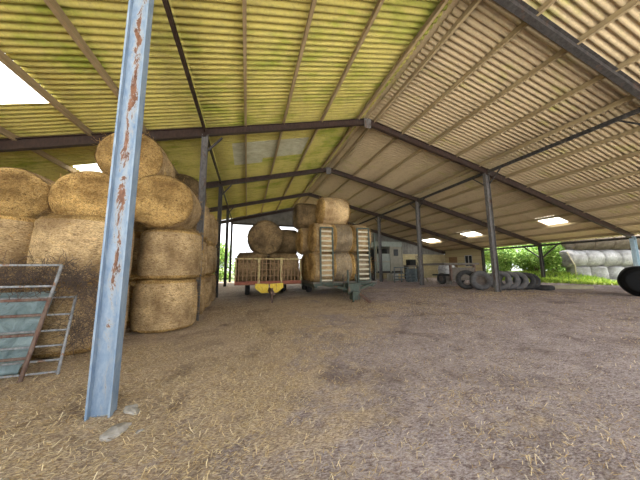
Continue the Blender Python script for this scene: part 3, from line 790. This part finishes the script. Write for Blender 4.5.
# white bulk bag with dark straps
mb = MB(); vs = []; n = 28; zs = [0, .08, .3, .6, .9, 1.15, 1.25]; rr = [.52, .62, .68, .66, .68, .62, .45]
for z, q in zip(zs, rr):
    for k in range(n):
        t = 2*PI*k/n; c, s_ = math.cos(t), math.sin(t); e = (abs(c)**3+abs(s_)**3)**(-1/3)
        f = q*e*(1+.07*noise.noise((c*2, s_*2, z*3))); vs.append((c*f, s_*f, z))
fs = [(i*n+k, i*n+(k+1) % n, (i+1)*n+(k+1) % n, (i+1)*n+k) for i in range(len(zs)-1) for k in range(n)]+[tuple(range(n-1, -1, -1)), tuple((len(zs)-1)*n+k for k in range(n))]
bag = mb.add(vs, fs).build('bulk_bag', M['white'], smooth=True); bag.location = (19.7, 19.4, gz(19.7, 19.4)); bag.scale = (1.1, 1.1, 1.2)
mb = MB()
for s_ in (-.35, .35): mb.bar((s_, -.69, .1), (s_*.7, -.69, 1.2), .05, .02)
mb.build('strap', M['dark'], bag)
tag(bag, 'lumpy white bulk bag in front of the block wall corner', 'bag')
# flat trailer
fz = gz(17, 15)
r = empty('flat_trailer', (14.1, 12.9, fz))
bevel(MB().box(-1.2, 2.0, 0, 2.2, 1.38, 1.52).build('deck', M['board'], r), .01, 1)
MB().box(-.6, 1.6, .02, .12, .3, 1.2).build('front_panel', M['board'], r)
for x in (-.6, 1.55): MB().box(x-.06, x+.06, 0, .14, .3, 1.38).build('stake', M['rusty'], r)
for x in (-.3, 1.4):
    wheel_parts(r, Matrix.Translation((x, 1.2, .4)) @ AX, .40, .25)
MB().box(-.5, 1.7, .4, 1.9, .62, .72).build('chassis', M['dark'], r)
MB().box(-.55, -.3, .3, .6, 0, .62).build('prop_block', M['board'], r)
tag(r, 'old flat trailer with weathered grey boards behind the tyres', 'trailer')

# tyres leaning along behind the front right post
G5 = 'scrap tyres behind the right post'
def tyre(x, y, R, w, yaw, lean, lab, m, hub=False, roll=0):
    z0 = gz(x, y)
    Mx = Matrix.Rotation(yaw, 4, 'Z') @ Matrix.Rotation(PI/2-lean, 4, 'X')
    if hub:
        root = empty('tyre_casing', (x, y, z0)); T = Matrix.Translation((0, 0, R*math.cos(lean)+w*.4*math.sin(lean))) @ Mx
        wheel_parts(root, T, R, w, True, m)
    else:
        root = MB().lathe(tyre_profile(R, w, R*.56), 40, None, False).build('tyre_casing', m, smooth=True)
        root.matrix_world = Matrix.Translation((x, y, z0+R*math.cos(lean)+w*.4*math.sin(lean))) @ Mx
    tag(root, lab, 'tyre', G5); return root
tyre(11.65, 9.35, .50, .32, -.55, .18, 'big dusty grey tyre on its rim, left of the front right post', M['rubber_grey'], True)
tyre(11.45, 10.0, .52, .34, -.6, .12, 'black tyre standing just behind the big dusty one', M['rubber'])
tyre(12.55, 9.0, .50, .28, -1.05, .22, 'grey tyre leaning first right of the front right post', M['rubber_grey'])
tyre(13.0, 8.9, .49, .26, -1.1, .3, 'grey tyre leaning second right of the front right post', M['rubber_grey'])
tyre(13.42, 8.78, .48, .26, -1.1, .36, 'grey tyre leaning third right of the front right post', M['rubber_grey'])
tyre(13.85, 8.7, .46, .28, -1.1, .42, 'black tyre leaning at the right end of the tyre row', M['rubber'])
tyre(14.3, 8.75, .45, .28, -1.0, .55, 'black tyre slumped last at the right end of the tyre row', M['rubber'])
o = tyre(14.95, 8.5, .42, .24, 0, PI/2-.02, 'black tyre lying flat beyond the right end of the row', M['rubber'])

# black wrapped bale at the right edge
o, w_ = bale_mesh(.58, 1.2, M['black_wrap'], M['black_wrap'], 9.1, fuzz=0)
w_.name = 'film_wrap'
o.name = 'wrapped_bale'; o.matrix_world = Matrix.Translation((15.12, 5.28, gz(15, 5.3)+.58)) @ Matrix.Rotation(-1.15, 4, 'Z') @ Matrix.Rotation(-PI/2, 4, 'X')
tag(o, 'black plastic wrapped bale lying at the right picture edge', 'bale')

# ------------------------------------------------------------------ outside right: white bale stack
ex, ey = V((.955, -.297, 0)), V((.297, .955, 0))
ang = math.atan2(-.297, .955)
S0 = V((26.9, 12.85, 0))
G6 = 'netted bales stacked outside the right eave'
base = .25
pos = ['leftmost', 'second from left', 'third from left', 'fourth from left', 'fifth from left', 'sixth from left']
for i in range(6):
    p = S0+ex*(.2+1.42*i)+ey*.0
    bale((p.x, p.y, base+.68), 'z', 'white netted bale standing in the bottom row outside, %s' % pos[i], G6, 'white', .70, 1.35)
for i in range(6):
    p = S0+ex*(-.2+1.40*i)
    bale((p.x, p.y, base+1.36+.70), 'x', 'white netted bale lying in the middle row outside, %s' % pos[i], G6, 'white', .72, 1.38, rz=ang)
for i in range(5):
    p = S0+ex*(.5+1.62*i)
    bale((p.x, p.y, base+1.36+1.42+.7), 'x', 'brown weathered bale lying in the top row outside, %s' % pos[i], G6, 'brown', .70, 1.6, rz=ang)

# ------------------------------------------------------------------ greenery
def bush(name, c, rad, n, lab, cat='bush', group=None, size=(.09, .22), stems=5, seed=1, mat='leaf'):
    rs = random.Random(seed); g = c[2]
    root = empty(name, (c[0], c[1], g)); mb = MB()
    blobs = [(V((rs.uniform(-.6, .6)*rad[0], rs.uniform(-.6, .6)*rad[1], rad[2]*rs.uniform(.45, 1.5))), rs.uniform(.35, .6)) for _ in range(12)]
    for i in range(n):
        b, k = rs.choice(blobs); d = V((rs.gauss(0, 1), rs.gauss(0, 1), rs.gauss(0, 1))).normalized()*(rs.random()**.4)
        p = b+V((d.x*rad[0]*k, d.y*rad[1]*k, d.z*rad[2]*k))
        if p.z < .03: p.z = rs.uniform(.03, .4)
        s_ = rs.uniform(*size); u = V((rs.gauss(0, 1), rs.gauss(0, 1), rs.gauss(0, .6))).normalized(); w = u.cross(V((rs.gauss(0, 1), rs.gauss(0, 1), rs.gauss(.5, 1)))).normalized()
        mb.add([p-u*s_*.5, p+w*s_*.28, p+u*s_*.6, p-w*s_*.28], [(0, 1, 2, 3)])
    mb.build('foliage', M[mat], root)
    mb = MB()
    for i in range(stems):
        b, k = blobs[i]; mb.tube([(b.x*.15, b.y*.15, -.05), (b.x*.5, b.y*.5, b.z*.5), b], .045*rad[2]**.5, 6, .012)
    mb.build('stem', M['bark'], root)
    tag(root, lab, cat, group); return root
G7 = 'bushes along the right eave'
bush('hedge_bush', (27.2, 19.0, .6), (1.9, 2.0, 1.9), 12000, 'bright green bush seen between the rear and braced eave posts', seed=1, group=G7)
bush('hedge_bush', (26.6, 15.6, .6), (1.4, 1.7, 1.7), 12000, 'bright green bush just left of the braced eave post', seed=2, group=G7)
bush('hedge_bush', (29.8, 17.0, .5), (2.0, 2.2, 2.5), 11000, 'taller paler bush behind the hedge at the braced eave post', seed=3, group=G7)
bush('hedge_bush', (26.2, 13.95, .6), (.8, .8, 1.9), 5000, 'leafy green branch bush right of the braced eave post beside the white bales', seed=4, group=G7)
bush('hedge_bush', (30.5, 22.0, .4), (2.4, 2.6, 2.6), 9000, 'pale bush beyond the end of the block wall', seed=5, group=G7)
bush('tree', (-4.2, 31, .4), (3.0, 2.4, 2.6), 9000, 'pale green tree beyond the left rear opening, beside the dark posts', 'tree', seed=6, size=(.12, .3))
bush('tree', (.5, 34, .4), (2.6, 2.4, 1.7), 7000, 'low green tree beyond the rear opening behind the hay trailer', 'tree', seed=7, size=(.12, .3))
bush('hedge_bush', (-2.6, 25.9, .4), (1.2, .8, .8), 1800, 'low green nettles at the foot of the left rear posts', 'bush', seed=8)
bush('tree', (42, 17, .3), (4, 6, 4.2), 9000, 'broad dark tree standing behind the hedge, left of the white bales', 'tree', seed=9, size=(.25, .5))
bush('tree', (40, 31, .3), (5, 6, 4.5), 9000, 'far tree behind the hedge near the block wall end', 'tree', seed=10, size=(.25, .5))
bush('hedge_bush', (41, 14, .2), (4, 12, 1.6), 9000, 'low dark hedge far out on the right, under the broad trees', seed=12, size=(.2, .4))
# grass bank
mb = MB(); rs = random.Random(5)
for i in range(9000):
    x = rs.uniform(19.5, 27.2); y = rs.uniform(6.0, 17)
    edge = 21.8+1.6*noise.noise((y*.45, 2, 1))
    if x < edge or (y < 8 and x > 26.5): continue
    hh = rs.uniform(.12, .42)*(.35+.65*sm((y-9)/4)); a = rs.uniform(0, 6.28); w = rs.uniform(.012, .028); ln = hh*rs.uniform(.2, .8)
    b = V((x, y, gz(x, y)-.01)); d = V((math.cos(a), math.sin(a), 0)); s_ = V((-math.sin(a), math.cos(a), 0))*w
    mb.add([b-s_, b+s_, b+d*ln*.4+V((0, 0, hh*.6))+s_*.8, b+d*ln+V((0, 0, hh)), b+d*ln*.4+V((0, 0, hh*.6))-s_*.8], [(0, 1, 2, 3, 4)])
tag(mb.build('long_grass', M['grass']), 'bright long grass and weeds in front of the white bales', 'grass', kind='stuff')
# pale planks and pole
for i, (x, y, ln, a, dz) in enumerate(((16.6, 8.3, 2.4, -.30, 0), (16.9, 8.75, 2.6, -.22, 0))):
    mb = MB(); mb.box(-ln/2, ln/2, -.12, .12, 0, .16); o = bevel(mb.build('timber_baulk', M['slat']), .012)
    o.location = (x, y, gz(x, y)-.01); o.rotation_euler.z = a
    tag(o, ('front pale timber baulk lying right of the tyre row', 'rear pale timber baulk lying right of the tyre row')[i], 'timber', 'pale timber baulks')
mb = MB(); mb.tube([(0, 0, 0), (.25, .1, 1.0), (-.35, .2, 2.1)], .06, 8, .04)
o = mb.build('timber_pole', M['slat'], smooth=True); o.location = (25.7, 12.3, gz(25.7, 12.3)-.05)
tag(o, 'pale crooked pole leaning at the left end of the white bale stack', 'pole')

# ------------------------------------------------------------------ light, camera
w = bpy.data.worlds.new('overcast sky'); SC.world = w; w.use_nodes = True
bg = w.node_tree.nodes['Background']; tcw = w.node_tree.nodes.new('ShaderNodeTexCoord')
sx = w.node_tree.nodes.new('ShaderNodeSeparateXYZ'); w.node_tree.links.new(tcw.outputs['Generated'], sx.inputs[0])
rp = w.node_tree.nodes.new('ShaderNodeValToRGB'); w.node_tree.links.new(sx.outputs['Z'], rp.inputs['Fac'])
rp.color_ramp.elements[0].color = (.95, .97, 1, 1); rp.color_ramp.elements[1].color = (.78, .88, 1, 1)
w.node_tree.links.new(rp.outputs['Color'], bg.inputs['Color']); bg.inputs['Strength'].default_value = .85
sun = bpy.data.lights.new('sun', 'SUN'); sun.energy = 7.0; sun.angle = .6; sun.color = (1, .96, .88)
so = bpy.data.objects.new('sun', sun); COL.objects.link(so)
so.rotation_euler = V((-.42, -.02, -.9)).to_track_quat('-Z', 'Y').to_euler()

cam = bpy.data.cameras.new('camera'); co = bpy.data.objects.new('camera', cam); COL.objects.link(co)
F, P, YW, RL = 234.2, .1232, .301, -.0081
cam.sensor_fit = 'HORIZONTAL'; cam.sensor_width = 36; cam.lens = 36*F/640; cam.clip_end = 300; cam.clip_start = .05
fwd = V((math.sin(YW)*math.cos(P), math.cos(YW)*math.cos(P), math.sin(P))); rt = V((math.cos(YW), -math.sin(YW), 0)); up = rt.cross(fwd)
R_ = math.cos(RL)*rt+math.sin(RL)*up; U_ = -math.sin(RL)*rt+math.cos(RL)*up
co.matrix_world = Matrix(((R_.x, U_.x, -fwd.x, 0), (R_.y, U_.y, -fwd.y, 0), (R_.z, U_.z, -fwd.z, 1.6), (0, 0, 0, 1)))
SC.camera = co
vs_ = SC.view_settings; vs_.view_transform = 'Standard'; vs_.look = 'None'; vs_.gamma = 1; vs_.use_curve_mapping = False
vs_.exposure = 2.05
